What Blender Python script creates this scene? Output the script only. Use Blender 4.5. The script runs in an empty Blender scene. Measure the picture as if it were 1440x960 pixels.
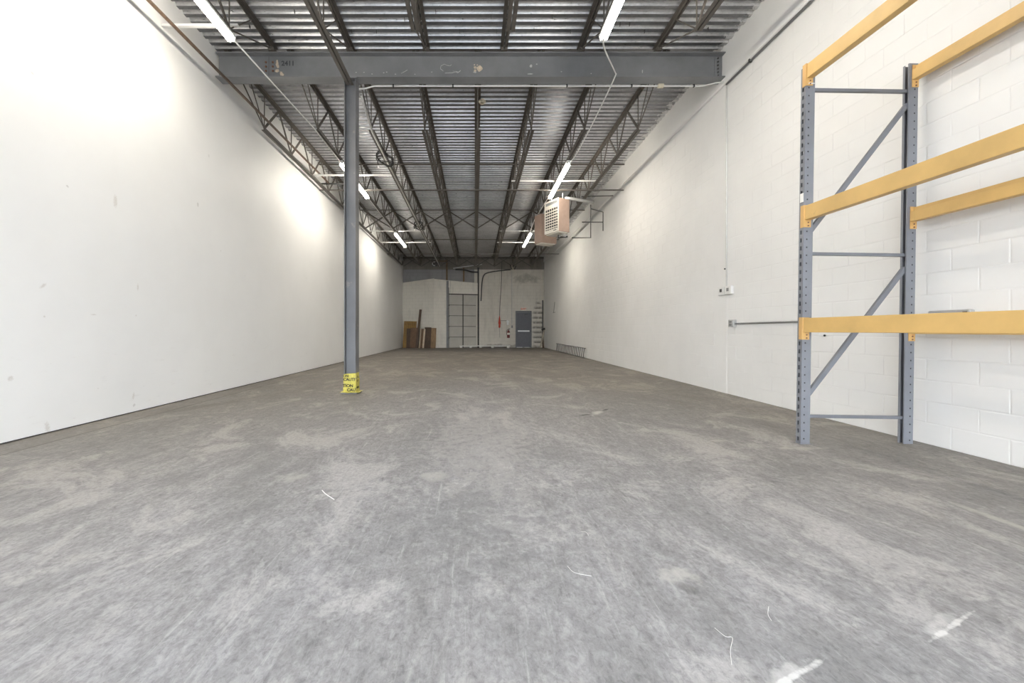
import bpy, math, random
from mathutils import Vector, Matrix
random.seed(7)
S = bpy.context.scene
C = S.collection
PI = math.pi

# ------------------------------------------------------------------ camera, sky, exposure
F, VX, VY, H = 572.0, 668.0, 464.0, 1.087      # focal length in px of a 1440x960 frame, vanishing point, eye height
cam = bpy.data.cameras.new('camera'); camo = bpy.data.objects.new('camera', cam); C.objects.link(camo)
camo.location = (0, 0, H); camo.rotation_euler = (PI/2, 0, 0)
cam.sensor_width = 36.0; cam.lens = 36.0*F/1440.0
cam.shift_x = (720-VX)/1440.0; cam.shift_y = -(480-VY)/1440.0
cam.clip_start = 0.05; cam.clip_end = 200
S.camera = camo
W = bpy.data.worlds.new('world'); S.world = W; W.use_nodes = True
bg = W.node_tree.nodes['Background']
bg.inputs[0].default_value = (0.84, 0.91, 1.0, 1); bg.inputs[1].default_value = 7.0
S.view_settings.view_transform = 'Standard'; S.view_settings.look = 'None'
S.view_settings.gamma = 1.0; S.view_settings.use_curve_mapping = False
S.view_settings.exposure = 0.88
TUBE_POWER = 50.0

# ------------------------------------------------------------------ dimensions
XL, XR = -4.5, 4.32          # side walls
YB, Y0 = 25.4, -5.0          # back wall, open front behind the viewer
def zd(y): return 5.95 - 0.016*(y-7.0)      # underside of the roof deck (slightly pitched)
SLOPE = -math.atan(0.016)

# ------------------------------------------------------------------ helpers
class MB:
    def __init__(s): s.v = []; s.f = []
    def add(s, vs, fs):
        n = len(s.v); s.v += [tuple(v) for v in vs]; s.f += [tuple(i+n for i in f) for f in fs]; return s
    def box(s, x0, x1, y0, y1, z0, z1):
        vs = [(x0,y0,z0),(x1,y0,z0),(x1,y1,z0),(x0,y1,z0),(x0,y0,z1),(x1,y0,z1),(x1,y1,z1),(x0,y1,z1)]
        return s.add(vs, [(0,3,2,1),(4,5,6,7),(0,1,5,4),(1,2,6,5),(2,3,7,6),(3,0,4,7)])
    def bar(s, p0, p1, w, h, up=(0,0,1)):
        p0, p1 = Vector(p0), Vector(p1); d = (p1-p0).normalized(); u = Vector(up)
        if abs(d.dot(u)) > .98: u = Vector((1,0,0))
        a = d.cross(u).normalized()*w/2; b = a.cross(d).normalized()*h/2
        vs = [p0-a-b, p0+a-b, p0+a+b, p0-a+b, p1-a-b, p1+a-b, p1+a+b, p1-a+b]
        return s.add(vs, [(0,1,2,3),(7,6,5,4),(0,4,5,1),(1,5,6,2),(2,6,7,3),(3,7,4,0)])
    def prism(s, prof, y0, y1):          # profile in x,z extruded along y
        n = len(prof)
        vs = [(x, y0, z) for x, z in prof] + [(x, y1, z) for x, z in prof]
        return s.add(vs, [tuple(range(n)), tuple(range(2*n-1, n-1, -1))] + [(i, i+n, (i+1) % n+n, (i+1) % n) for i in range(n)])
    def tube(s, pts, r, n=8, caps=True):
        pts = [Vector(p) for p in pts]; rings = []; u = None
        for i, p in enumerate(pts):
            d = ((pts[min(i+1, len(pts)-1)]-pts[max(i-1, 0)])).normalized()
            if u is None:
                u = Vector((0,0,1)) if abs(d.z) < .9 else Vector((1,0,0))
            u = (u - d*u.dot(d)).normalized(); w = d.cross(u)
            rings.append([p + (u*math.cos(2*PI*k/n) + w*math.sin(2*PI*k/n))*r for k in range(n)])
        vs = [v for rg in rings for v in rg]; fs = []
        for i in range(len(rings)-1):
            for k in range(n):
                a, b = i*n+k, i*n+(k+1) % n
                fs.append((a, b, b+n, a+n))
        if caps: fs += [tuple(range(n-1, -1, -1)), tuple(range((len(rings)-1)*n, len(rings)*n))]
        return s.add(vs, fs)
    def lathe(s, prof, c=(0,0,0), n=20):   # profile (r, z)
        vs = []; fs = []
        for r, z in prof:
            for k in range(n): vs.append((c[0]+r*math.cos(2*PI*k/n), c[1]+r*math.sin(2*PI*k/n), c[2]+z))
        for i in range(len(prof)-1):
            for k in range(n): fs.append((i*n+k, i*n+(k+1) % n, (i+1)*n+(k+1) % n, (i+1)*n+k))
        fs += [tuple(range(n-1, -1, -1)), tuple(range((len(prof)-1)*n, len(prof)*n))]
        return s.add(vs, fs)
    def rot(s, mtx):
        s.v = [tuple(mtx @ Vector(v)) for v in s.v]; return s
    def mesh(s, name, m):
        me = bpy.data.meshes.new(name); me.from_pydata(s.v, [], s.f); me.materials.append(m); me.update(); return me
    def build(s, name, m, parent=None, bevel=0, smooth=False, loc=None):
        return link(name, s.mesh(name, m), parent, bevel, smooth, loc)
def link(name, me, parent=None, bevel=0, smooth=False, loc=None, rot=None):
    o = bpy.data.objects.new(name, me); C.objects.link(o); o.parent = parent
    if loc: o.location = loc
    if rot: o.rotation_euler = rot
    if bevel:
        b = o.modifiers.new('bevel', 'BEVEL'); b.width = bevel; b.segments = 2; b.limit_method = 'ANGLE'
    if smooth:
        for p in me.polygons: p.use_smooth = True
        e = me.attributes.new('sharp_face', 'BOOLEAN', 'FACE') if False else None
    return o
def tag(o, label, cat, group=None):
    o['label'] = label; o['category'] = cat
    if group: o['group'] = group
    return o
def thing(name, label, cat, loc=(0,0,0), rotz=0, group=None):
    o = bpy.data.objects.new(name, None); C.objects.link(o); o.empty_display_size = .1
    o.location = loc; o.rotation_euler = (0, 0, rotz)
    return tag(o, label, cat, group)
def struct(o, label=None):
    o['kind'] = 'structure'
    if label: o['label'] = label
    return o
def sroot(name, label, loc=(0,0,0), rotz=0):
    o = bpy.data.objects.new(name, None); C.objects.link(o); o.location = loc; o.rotation_euler = (0,0,rotz)
    return struct(o, label)
def copy_tree(o, parent=None):
    c = o.copy(); C.objects.link(c); c.parent = parent
    for ch in list(o.children): copy_tree(ch, c)
    return c
def text_mesh(txt, size, depth, m, name='lettering', shear=0):
    cu = bpy.data.curves.new(name, 'FONT'); cu.body = txt; cu.size = size; cu.extrude = depth; cu.align_x = 'CENTER'; cu.align_y = 'CENTER'
    cu.resolution_u = 3; cu.offset = size*.03; cu.shear = shear
    o = bpy.data.objects.new(name, cu); C.objects.link(o)
    dg = bpy.context.evaluated_depsgraph_get()
    me = bpy.data.meshes.new_from_object(o.evaluated_get(dg)); me.name = name
    bpy.data.objects.remove(o); me.materials.clear(); me.materials.append(m)
    return me

# ------------------------------------------------------------------ materials
class G:
    def __init__(s, name):
        s.m = bpy.data.materials.new(name); s.m.use_nodes = True; s.nt = s.m.node_tree
        s.b = s.nt.nodes['Principled BSDF']; s.geo = s.nt.nodes.new('ShaderNodeNewGeometry')
        s.pos = s.geo.outputs['Position']
    def n(s, t, **k):
        nd = s.nt.nodes.new(t)
        for a, v in k.items(): setattr(nd, a, v)
        return nd
    def l(s, a, b): s.nt.links.new(a, b)
    def put(s, sock, v):
        if hasattr(v, 'is_output'): s.l(v, sock)
        else: sock.default_value = v
    def math(s, op, a, b=0.0, clamp=False):
        nd = s.n('ShaderNodeMath', operation=op, use_clamp=clamp); s.put(nd.inputs[0], a); s.put(nd.inputs[1], b); return nd.outputs[0]
    def mapping(s, scale=(1,1,1), loc=(0,0,0), rot=(0,0,0), typ='POINT'):
        nd = s.n('ShaderNodeMapping', vector_type=typ); s.l(s.pos, nd.inputs[0])
        nd.inputs['Scale'].default_value = scale; nd.inputs['Location'].default_value = loc; nd.inputs['Rotation'].default_value = rot
        return nd.outputs[0]
    def noise(s, scale=5, detail=4, rough=.55, stretch=(1,1,1), loc=(0,0,0), dist=0):
        nd = s.n('ShaderNodeTexNoise'); s.l(s.mapping(stretch, loc), nd.inputs['Vector'])
        nd.inputs['Scale'].default_value = scale; nd.inputs['Detail'].default_value = detail; nd.inputs['Roughness'].default_value = rough
        nd.inputs['Distortion'].default_value = dist
        return nd.outputs['Fac']
    def ramp(s, fac, stops, interp='LINEAR'):
        nd = s.n('ShaderNodeValToRGB'); s.l(fac, nd.inputs[0]); cr = nd.color_ramp; cr.interpolation = interp
        while len(cr.elements) < len(stops): cr.elements.new(.5)
        for e, (p, c) in zip(cr.elements, stops):
            e.position = p; e.color = (c, c, c, 1) if isinstance(c, (int, float)) else (*c, 1)
        return nd.outputs[0]
    def mix(s, fac, a, b, typ='MIX'):
        nd = s.n('ShaderNodeMix', data_type='RGBA', blend_type=typ)
        s.put(nd.inputs[0], fac); s.put(nd.inputs[6], (*a, 1) if isinstance(a, tuple) else a); s.put(nd.inputs[7], (*b, 1) if isinstance(b, tuple) else b)
        return nd.outputs[2]
    def bump(s, h, strength=.3, dist=.01):
        nd = s.n('ShaderNodeBump'); nd.inputs['Strength'].default_value = strength; nd.inputs['Distance'].default_value = dist
        s.l(h, nd.inputs['Height']); s.l(nd.outputs[0], s.b.inputs['Normal'])
    def spot(s, c, half, ang=0, axes='xy', soft=.35, rag=.5, nscale=25):   # worn patch: ragged ellipse around c in two world axes
        sep = s.n('ShaderNodeSeparateXYZ'); s.l(s.pos, sep.inputs[0]); ix = {'x':0,'y':1,'z':2}
        u = s.math('SUBTRACT', sep.outputs[ix[axes[0]]], c[0]); v = s.math('SUBTRACT', sep.outputs[ix[axes[1]]], c[1])
        ca, sa = math.cos(ang), math.sin(ang)
        a = s.math('DIVIDE', s.math('ADD', s.math('MULTIPLY', u, ca), s.math('MULTIPLY', v, sa)), half[0])
        b = s.math('DIVIDE', s.math('SUBTRACT', s.math('MULTIPLY', v, ca), s.math('MULTIPLY', u, sa)), half[1])
        d = s.math('ADD', s.math('MULTIPLY', a, a), s.math('MULTIPLY', b, b))
        if not hasattr(s, 'rg'): s.rg = {}
        if nscale not in s.rg: s.rg[nscale] = s.noise(nscale, 4, .65)
        d = s.math('ADD', d, s.math('MULTIPLY', s.math('SUBTRACT', s.rg[nscale], .5), rag*4))
        return s.math('DIVIDE', s.math('SUBTRACT', 1.0, d), soft, True)
    def done(s, col, rough=.6, metal=0.0, spec=None):
        if isinstance(col, tuple): s.b.inputs['Base Color'].default_value = (*col, 1)
        else: s.l(col, s.b.inputs['Base Color'])
        s.put(s.b.inputs['Roughness'], rough); s.put(s.b.inputs['Metallic'], metal)
        if spec is not None: s.b.inputs['Specular IOR Level'].default_value = spec
        return s.m
def simple(name, c, rough=.55, metal=0.0, var=.18, scale=9, bump=0.0, stretch=(1,1,1)):
    g = G(name); nz = g.noise(scale, 5, .6, stretch)
    lo = tuple(x*(1-var) for x in c); hi = tuple(min(1, x*(1+var)) for x in c)
    if bump: g.bump(nz, bump, .004)
    return g.done(g.ramp(nz, [(.3, lo), (.7, hi)]), rough, metal)

def floor_material():
    g = G('worn_concrete')
    big = g.noise(.45, 4, .6, (1, .6, 1)); streak = g.noise(2.4, 7, .72, (2.4, .55, 1), dist=.9); fine = g.noise(13, 8, .80, (1.3, .7, 1), (3, 1, 0), .5)
    patch = g.noise(1.3, 8, .74, (1, .75, 1), (7, 2, 0), .8); speck = g.noise(45, 5, .75, (1, .75, 1), (2, 5, 0), .6); scr = g.noise(5, 5, .7, (7, .35, 1), (1, 8, 0), .5)
    scr2 = g.noise(5, 5, .7, (.5, 5, 1), (4, 2, 0), 1.5)
    c = g.ramp(big, [(.3, (.265, .261, .266)), (.7, (.345, .343, .354))])
    c = g.mix(1, c, g.ramp(streak, [(.32, .80), (.5, 1.0), (.68, 1.16)]), 'MULTIPLY')
    c = g.mix(1, c, g.ramp(fine, [(.30, .66), (.5, 1.0), (.70, 1.28)]), 'MULTIPLY')
    c = g.mix(g.ramp(patch, [(.52, 0.0), (.60, .6)]), c, (.50, .49, .487))
    c = g.mix(g.ramp(patch, [(.38, .6), (.47, 0.0)]), c, (.21, .21, .218))
    c = g.mix(g.ramp(scr, [(.60, 0.0), (.70, .4)]), c, (.16, .16, .165))
    c = g.mix(g.ramp(scr, [(.30, .5), (.40, 0.0)]), c, (.52, .52, .52))
    c = g.mix(g.ramp(scr2, [(.64, 0.0), (.70, .3)]), c, (.15, .15, .15))
    c = g.mix(1, c, g.ramp(speck, [(.32, .72), (.5, 1.0), (.68, 1.16)]), 'MULTIPLY')
    white, dark, pale = (.80, .80, .79), (.06, .06, .06), (.50, .49, .47)
    for cen, half, ang, col, op, rag in [
        ((1.74,1.49),(.21,.010),.42,white,.6,1.6), ((1.72,1.50),(.14,.03),.42,white,.25,1.6), ((1.02,1.285),(.15,.012),.42,white,.6,1.6), ((1.0,1.29),(.1,.03),.42,white,.3,1.6), ((.90,1.80),(.10,.08),-.6,pale,.7,1.0),
        ((.90,1.72),(.06,.04),-.9,dark,.45,1.0), ((1.61,5.36),(.16,.07),.9,white,.5,.6), ((1.42,5.22),(.13,.035),.5,dark,.85,.5), ((1.78,5.55),(.12,.03),.9,dark,.85,.5),
        ((-.30,3.04),(.11,.14),0,pale,.6,.7), ((-1.35,3.0),(.13,.12),.3,pale,.45,.8), ((3.01,2.35),(.04,.28),0,pale,.7,.5), ((.1,2.6),(.5,.9),0,(.17,.17,.175),.4,1.4),
        ((.05,4.0),(.6,1.3),0,(.45,.44,.43),.4,1.4), ((3.0,3.75),(.25,.05),0,pale,.7,.7), ((2.4,4.0),(.09,.05),0,pale,.6,.6)]:
        c = g.mix(g.math('MULTIPLY', g.spot(cen, half, ang, rag=rag, soft=.9, nscale=11), op), c, col)
    sep = g.n('ShaderNodeSeparateXYZ'); g.l(g.pos, sep.inputs[0])
    seam = g.math('LESS_THAN', g.math('ABSOLUTE', g.math('ADD', sep.outputs[0], 4.12)), .012)       # saw cut beside the left wall
    c = g.mix(g.math('MULTIPLY', seam, .6), c, (.08, .075, .07))
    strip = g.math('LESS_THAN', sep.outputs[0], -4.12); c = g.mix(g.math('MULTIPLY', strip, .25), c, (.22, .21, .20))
    # browner and darker towards the rear of the slab and along the walls
    rear_tone = g.math('ADD', g.math('DIVIDE', g.math('ABSOLUTE', sep.outputs[0]), 9.0), g.math('DIVIDE', g.math('ADD', sep.outputs[1], g.math('MULTIPLY', big, 5)), 16.0))
    c = g.mix(g.ramp(rear_tone, [(.35, 0.0), (.95, 1.0)]), c, g.mix(1, c, (.74, .68, .59), 'MULTIPLY'))
    g.bump(fine, .10, .004)
    return g.done(c, g.ramp(streak, [(.3, .5), (.7, .72)]), spec=.35)

def drywall_material():
    g = G('white_drywall_paint')
    a = g.noise(.8, 4, .6); b = g.noise(22, 4, .7)
    c = g.ramp(a, [(.3, (.84, .84, .83)), (.7, (.88, .88, .87))])
    sep = g.n('ShaderNodeSeparateXYZ'); g.l(g.pos, sep.inputs[0])
    low = g.math('SUBTRACT', 1.0, g.math('DIVIDE', sep.outputs[2], 1.2), True)          # scuffs near the floor
    sc = g.math('MULTIPLY', g.ramp(g.noise(6, 6, .75, (1, .45, 2.2)), [(.6, 0.0), (.68, .30)]), low)
    c = g.mix(sc, c, (.55, .53, .50))
    tiny = g.math('MULTIPLY', g.ramp(g.noise(5.5, 2, .5, (1, 1.2, 1.2)), [(.775, 0.0), (.79, .4)]), 1.0)
    c = g.mix(tiny, c, (.42, .40, .38))
    for cen, half, ang in [((5.09,2.70),(.03,.09),0), ((4.24,1.55),(.045,.02),.7), ((4.25,1.23),(.012,.012),0), ((5.43,1.66),(.016,.05),0), ((5.40,1.28),(.012,.012),0),
                           ((3.94,.62),(.03,.03),.6), ((4.28,.06),(.03,.07),.2), ((5.36,.22),(.018,.06),-.2), ((4.80,1.27),(.04,.008),0)]:
        c = g.mix(g.math('MULTIPLY', g.spot(cen, half, ang, 'yz', rag=.9, soft=.9, nscale=60), .4), c, (.50, .45, .40))
    g.bump(b, .05, .002)
    return g.done(c, .55)

def cmu_material(name, c0, c1, lines=False, stain=False):
    g = G(name)
    a = g.noise(1.1, 4, .6); b = g.noise(40, 4, .7)
    c = g.ramp(a, [(.3, c0), (.7, c1)])
    if lines:                                    # courses too far away to tell apart as pieces
        sep = g.n('ShaderNodeSeparateXYZ'); g.l(g.pos, sep.inputs[0])
        comb = g.n('ShaderNodeCombineXYZ'); g.l(sep.outputs[0], comb.inputs[0]); g.l(sep.outputs[2], comb.inputs[1])
        br = g.n('ShaderNodeTexBrick'); g.l(comb.outputs[0], br.inputs['Vector'])
        br.inputs['Scale'].default_value = 1; br.inputs['Brick Width'].default_value = .4064; br.inputs['Row Height'].default_value = .2032
        br.inputs['Mortar Size'].default_value = .007; br.inputs['Mortar Smooth'].default_value = .3
        c = g.mix(g.math('MULTIPLY', br.outputs['Fac'], .35), c, tuple(x*.55 for x in c0))
        c = g.mix(g.ramp(g.noise(1.6, 6, .7, (2.2, 1, .45)), [(.52, 0.0), (.72, .45)]), c, tuple(x*.66 for x in c0))
        if stain:
            zc = g.math('FRACT', g.math('DIVIDE', sep.outputs[2], .305))
            band = g.ramp(zc, [(.0, 1.0), (.28, .55), (.5, 0.0), (.85, 0.0), (1.0, 1.0)])
            nn = g.ramp(g.noise(5, 5, .7, (1.4, 1, .8)), [(.28, 0.15), (.50, 1.0)])
            zone = g.spot((3.93, 1.35), (.40, 1.75), 0, 'xz', soft=.5, rag=.35, nscale=3)
            c = g.mix(g.math('MULTIPLY', g.math('MULTIPLY', band, nn), g.math('MULTIPLY', zone, .92)), c, (.07, .06, .05))
            low = g.spot((1.9, .0), (2.6, .22), 0, 'xz', soft=.6, rag=.8, nscale=3)
            c = g.mix(g.math('MULTIPLY', low, .55), c, (.16, .14, .11))
            top = g.spot((3.2, 4.3), (.9, .35), 0, 'xz', soft=.8, rag=.9, nscale=3)
            c = g.mix(g.math('MULTIPLY', g.math('MULTIPLY', top, nn), .5), c, (.2, .18, .15))
    g.bump(b, .12, .003)
    return g.done(c, .6)

def deck_material():
    g = G('galvanised_deck')
    a = g.noise(30, 5, .7, (.45, 1.5, 1)); b = g.noise(1.3, 4, .6)
    c = g.ramp(a, [(.3, (.50, .505, .51)), (.5, (.62, .625, .63)), (.7, (.74, .74, .74))])
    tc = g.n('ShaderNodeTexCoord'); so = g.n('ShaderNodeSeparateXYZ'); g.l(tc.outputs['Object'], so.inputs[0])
    flat = g.math('LESS_THAN', so.outputs[2], .003)                                   # rib striping of light and shade painted in: darker flats, brighter rib sides
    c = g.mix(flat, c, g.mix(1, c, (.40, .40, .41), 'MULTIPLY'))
    c = g.mix(1, c, g.ramp(b, [(.3, .78), (.7, 1.1)]), 'MULTIPLY')
    sep = g.n('ShaderNodeSeparateXYZ'); g.l(g.pos, sep.inputs[0])
    over = g.math('GREATER_THAN', g.math('ADD', sep.outputs[0], g.math('MULTIPLY', g.math('SUBTRACT', g.noise(7, 5, .7), .5), .8)), 4.2)   # wall paint overspray
    c = g.mix(g.math('MULTIPLY', over, .8), c, (.78, .78, .77))
    return g.done(c, g.ramp(a, [(.3, .26), (.7, .40)]), .75)

def painted_steel(name, c, wear=(.55,.5,.43), amt=.5, rough=.45, wscale=3.0, thr=.66):
    g = G(name); a = g.noise(2.2, 5, .6); w = g.noise(wscale, 6, .72, (1,1,1), (5,3,1))
    col = g.ramp(a, [(.3, tuple(x*.86 for x in c)), (.7, tuple(x*1.12 for x in c))])
    col = g.mix(g.ramp(w, [(thr, 0.0), (thr+.04, amt)]), col, wear)
    return g.done(col, rough)

def wood(name, c, stretch=(14, 14, 1.2)):
    g = G(name); a = g.noise(2.0, 6, .65, stretch, dist=.8); b = g.noise(1.5, 3, .5)
    col = g.ramp(a, [(.3, tuple(x*.6 for x in c)), (.7, tuple(min(1, x*1.3) for x in c))])
    col = g.mix(1, col, g.ramp(b, [(.3, .8), (.7, 1.12)]), 'MULTIPLY')
    return g.done(col, .65)

m_floor = floor_material(); m_dry = drywall_material()
m_cmu = cmu_material('white_block_paint', (.83, .825, .81), (.88, .875, .86))
m_cmu_far = cmu_material('aged_white_block_paint', (.58, .545, .475), (.66, .625, .555), True, True)
m_cmu_part = cmu_material('cream_block_paint', (.70, .665, .59), (.76, .725, .65), True)
m_grey_block = cmu_material('bare_grey_block', (.26, .255, .25), (.32, .315, .31), True)
m_dark_block = cmu_material('dark_bare_block', (.17, .155, .135), (.26, .24, .21), True)
m_deck = deck_material()
m_joist = painted_steel('dark_joist_paint', (.112, .10, .087), (.30, .27, .24), .5, .55)
m_beam = painted_steel('blue_grey_beam_paint', (.205, .209, .217), (.50, .46, .40), .0, .45)
m_col = painted_steel('grey_column_paint', (.155, .157, .165), (.36, .32, .27), .35, .42, 4, .62)
m_rack = painted_steel('grey_rack_paint', (.205, .213, .236), (.55, .55, .55), .5, .38, 9, .72)
m_rackx = painted_steel('rack_brace_paint', (.175, .183, .203), (.5, .5, .5), .4, .38, 9, .72)
m_yel = painted_steel('yellow_rack_paint', (.66, .43, .155), (.45, .30, .12), .35, .42, 7, .70)
m_yel2 = painted_steel('yellow_connector_paint', (.64, .39, .14), (.45, .22, .12), .5, .45, 16, .62)
m_white_metal = simple('white_enamel', (.80, .80, .78), .4, 0, .06)
m_conduit = simple('galvanised_conduit', (.52, .52, .51), .38, .6, .12)
m_wconduit = simple('white_conduit', (.76, .76, .74), .4, 0, .06)
m_greyconduit = simple('grey_conduit', (.26, .265, .265), .45, .2, .1)
m_pipe = simple('brown_pipe', (.12, .075, .05), .5, 0, .35, 20)
m_rust = simple('rusty_bolt', (.20, .10, .06), .7, 0, .4, 40)
m_black = simple('black_rubber', (.025, .025, .025), .6)
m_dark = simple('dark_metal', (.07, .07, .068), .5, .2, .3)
m_heat_side = simple('salmon_enamel', (.39, .28, .225), .45, 0, .07)
m_heat_front = simple('cream_enamel', (.72, .68, .60), .45, 0, .06)
m_door = simple('charcoal_door_paint', (.085, .087, .10), .45, 0, .12)
m_doorframe = simple('door_frame_paint', (.10, .105, .115), .45, 0, .12)
m_panel = simple('overhead_door_panel', (.47, .45, .405), .55, 0, .06, 3)
m_dkframe = simple('door_track_steel', (.05, .047, .044), .5, .3, .25)
m_greypost = simple('grey_jamb_paint', (.22, .22, .225), .5, 0, .15)
m_post = simple('rusty_brown_post', (.17, .115, .07), .7, 0, .3, 8)
m_tape = simple('yellow_caution_tape', (.55, .485, .085), .4, 0, .2, 30)
m_ink = simple('black_ink', (.012, .012, .012), .6)
m_red = simple('red_plastic', (.55, .045, .02), .4)
m_signw = simple('sign_white', (.8, .76, .68), .5)
m_signr = simple('sign_red', (.62, .09, .03), .5)
m_chrome = simple('silver_bar', (.75, .75, .74), .3, .3, .05)
m_cream = simple('cream_plastic', (.66, .60, .47), .5)
m_bare = simple('primer_patch', (.62, .52, .40), .7, 0, .2, 30)
m_rubbed = simple('rubbed_paint_mark', (.52, .52, .51), .7, 0, .2, 30)
m_stencil = simple('stencil_mark', (.06, .065, .07), .6)
m_asphalt = simple('asphalt', (.16, .16, .16), .85, 0, .2, 20)
m_ladder = simple('ladder_metal', (.16, .155, .15), .45, .4, .25)
m_spotgrout = simple('joint_backing', (.70, .695, .675), .8)
w_ochre = wood('ochre_plywood', (.30, .17, .045)); w_brown = wood('brown_plank', (.17, .095, .05)); w_dark = wood('dark_stained_board', (.085, .05, .03))
w_tan = wood('tan_board', (.27, .17, .085)); w_pale = wood('pale_stick', (.62, .50, .36)); w_grey = wood('weathered_lumber', (.40, .36, .29))
w_white = simple('white_painted_wood', (.80, .79, .75), .6, 0, .12)
def emission(name, c, st):
    m = bpy.data.materials.new(name); m.use_nodes = True; nt = m.node_tree; nt.nodes.remove(nt.nodes['Principled BSDF'])
    e = nt.nodes.new('ShaderNodeEmission'); e.inputs[0].default_value = (*c, 1); e.inputs[1].default_value = st
    nt.links.new(e.outputs[0], nt.nodes['Material Output'].inputs[0]); return m
m_tube = emission('fluorescent_tube', (1.0, .925, .80), TUBE_POWER)

# ------------------------------------------------------------------ room shell
struct(MB().box(XL-.3, XR+.3, Y0, YB+.3, -.2, 0).build('floor', m_floor), 'worn grey concrete warehouse floor with streaks and scuffs')
struct(MB().box(-40, 40, -60, Y0-.01, -.25, -.03).build('ground_outside', m_asphalt), 'unseen asphalt apron added outside the open front')  # unseen ground, added to bounce daylight into the hall
# left wall: smooth painted drywall
struct(MB().add([(XL,Y0,.014),(XL,YB,.014),(XL,YB,6.3),(XL,Y0,6.3),(XL-.2,Y0,.014),(XL-.2,YB,.014),(XL-.2,YB,6.3),(XL-.2,Y0,6.3)],
       [(0,3,2,1),(4,5,6,7),(0,1,5,4),(3,7,6,2),(0,4,7,3),(1,2,6,5)]).build('wall_left', m_dry), 'smooth white painted left wall with small scuffs')
struct(MB().box(XL-.2, XL-.02, Y0, YB, 0, .014).build('shadow_gap_left', m_dark), 'dark recessed strip painted as the shadow gap under the left wall')  # dark strip stands in for the shade in the gap at the wall foot
# right wall: painted block
wr = sroot('wall_right', 'white painted concrete block right wall')
BX = XR + .0035
MB().add([(BX,Y0,0),(BX,YB,0),(BX,YB,6.3),(BX,Y0,6.3),(BX+.2,Y0,0),(BX+.2,YB,0),(BX+.2,YB,6.3),(BX+.2,Y0,6.3)],
         [(0,1,2,3),(4,7,6,5),(0,4,5,1),(3,2,6,7),(0,3,7,4),(1,5,6,2)]).build('backing', m_cmu, wr)
def block_geo(mb, y0, y1, z0, z1, dx):
    e, g = .009, .0015; x0, x1 = XR-dx, BX
    a = [(x1,y0+g,z0+g),(x1,y1-g,z0+g),(x1,y1-g,z1-g),(x1,y0+g,z1-g)]
    b = [(x0+.0018,y0+g,z0+g),(x0+.0018,y1-g,z0+g),(x0+.0018,y1-g,z1-g),(x0+.0018,y0+g,z1-g)]
    c = [(x0,y0+g+e,z0+g+e),(x0,y1-g-e,z0+g+e),(x0,y1-g-e,z1-g-e),(x0,y0+g+e,z1-g-e)]
    fs = [(8,11,10,9)]
    for i in range(4):
        j = (i+1) % 4; fs += [(i, i+4, j+4, j), (i+4, i+8, j+8, j+4)]
    mb.add(a+b+c, fs)
BL, BH, ZT = .4064, .2032, 5.31
proto_me = None; rest = MB(); cnt = 0
rows = int(ZT/BH)+1
cand = []
for r in range(rows):
    z0, z1 = r*BH, min((r+1)*BH, ZT)
    off = 3.283 if r % 2 == 0 else 3.486
    k0 = int((Y0-off)/BL)
    k = k0
    while off + k*BL < YB:
        y0, y1 = off+k*BL, off+(k+1)*BL; k += 1
        if y0 < Y0 or y1 > YB: continue
        if y1 > 6.98 and y0 < 7.30:                     # smooth filled pier under the beam
            if y0 < 6.98-.06: y1 = 6.98
            elif y1 > 7.30+.06: y0 = 7.30
            else: continue
        cand.append((y0, y1, z0, z1))
full = [b for b in cand if abs(b[1]-b[0]-BL) < 1e-6 and abs(b[3]-b[2]-BH) < 1e-6 and b[0] > 2.85 and VX+F*XR/b[1] < 1445 and VY-F*(b[2]-H)/b[0] > -5]
full.sort(key=lambda b: b[0]); near = set(full[:290])
pm = MB(); block_geo(pm, -BL/2, BL/2, 0, BH, 0); block_me = pm.mesh('block', m_cmu)
for b in cand:
    dx = random.uniform(-.0012, .0012)
    if b in near: link('block', block_me, wr, loc=(dx, (b[0]+b[1])/2, b[2]))
    else: block_geo(rest, *b, dx)
o = rest.build('far_blocks', m_cmu, wr); o['kind'] = 'stuff'
MB().box(XR-.002, BX+.01, 6.98, 7.30, 0, ZT).build('pier', m_cmu, wr)
# plaster band that stands proud above the block
pb = MB(); prof = [(XR-.045, ZT+.015), (XR-.03, ZT), (BX+.02, ZT)]
N = 60
vs = []; 
for i in range(N+1):
    y = Y0+(YB-Y0)*i/N
    vs += [(BX+.02,y,ZT), (XR-.03,y,ZT), (XR-.045,y,ZT+.02), (XR-.04+random.uniform(-.006,.006),y,(ZT+zd(y))/2), (XR-.035,y,zd(y)+.03)]
fs = []
for i in range(N):
    for j in range(4): fs.append((i*5+j, i*5+j+1, (i+1)*5+j+1, (i+1)*5+j))
pb.add(vs, fs).build('plaster_band', m_cmu, wr)
MB().tube([(XR-.002,5.02,1.02),(XR-.012,5.02,1.02)], .012, 8).build('anchor_hole', m_black, wr)
MB().tube([(XR-.002,7.0,2.14),(XR-.03,7.0,2.14)], .012, 8).build('anchor_bolt', m_dark, wr)
# stub mark on the far right wall
MB().tube([(XR-.004,22.3,2.05),(XR-.004,22.0,2.6)], .02, 6).tube([(XR-.004,22.5,2.05),(XR-.004,21.9,2.05)], .015, 6).build('bracket_scar', m_greyconduit, wr)

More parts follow.
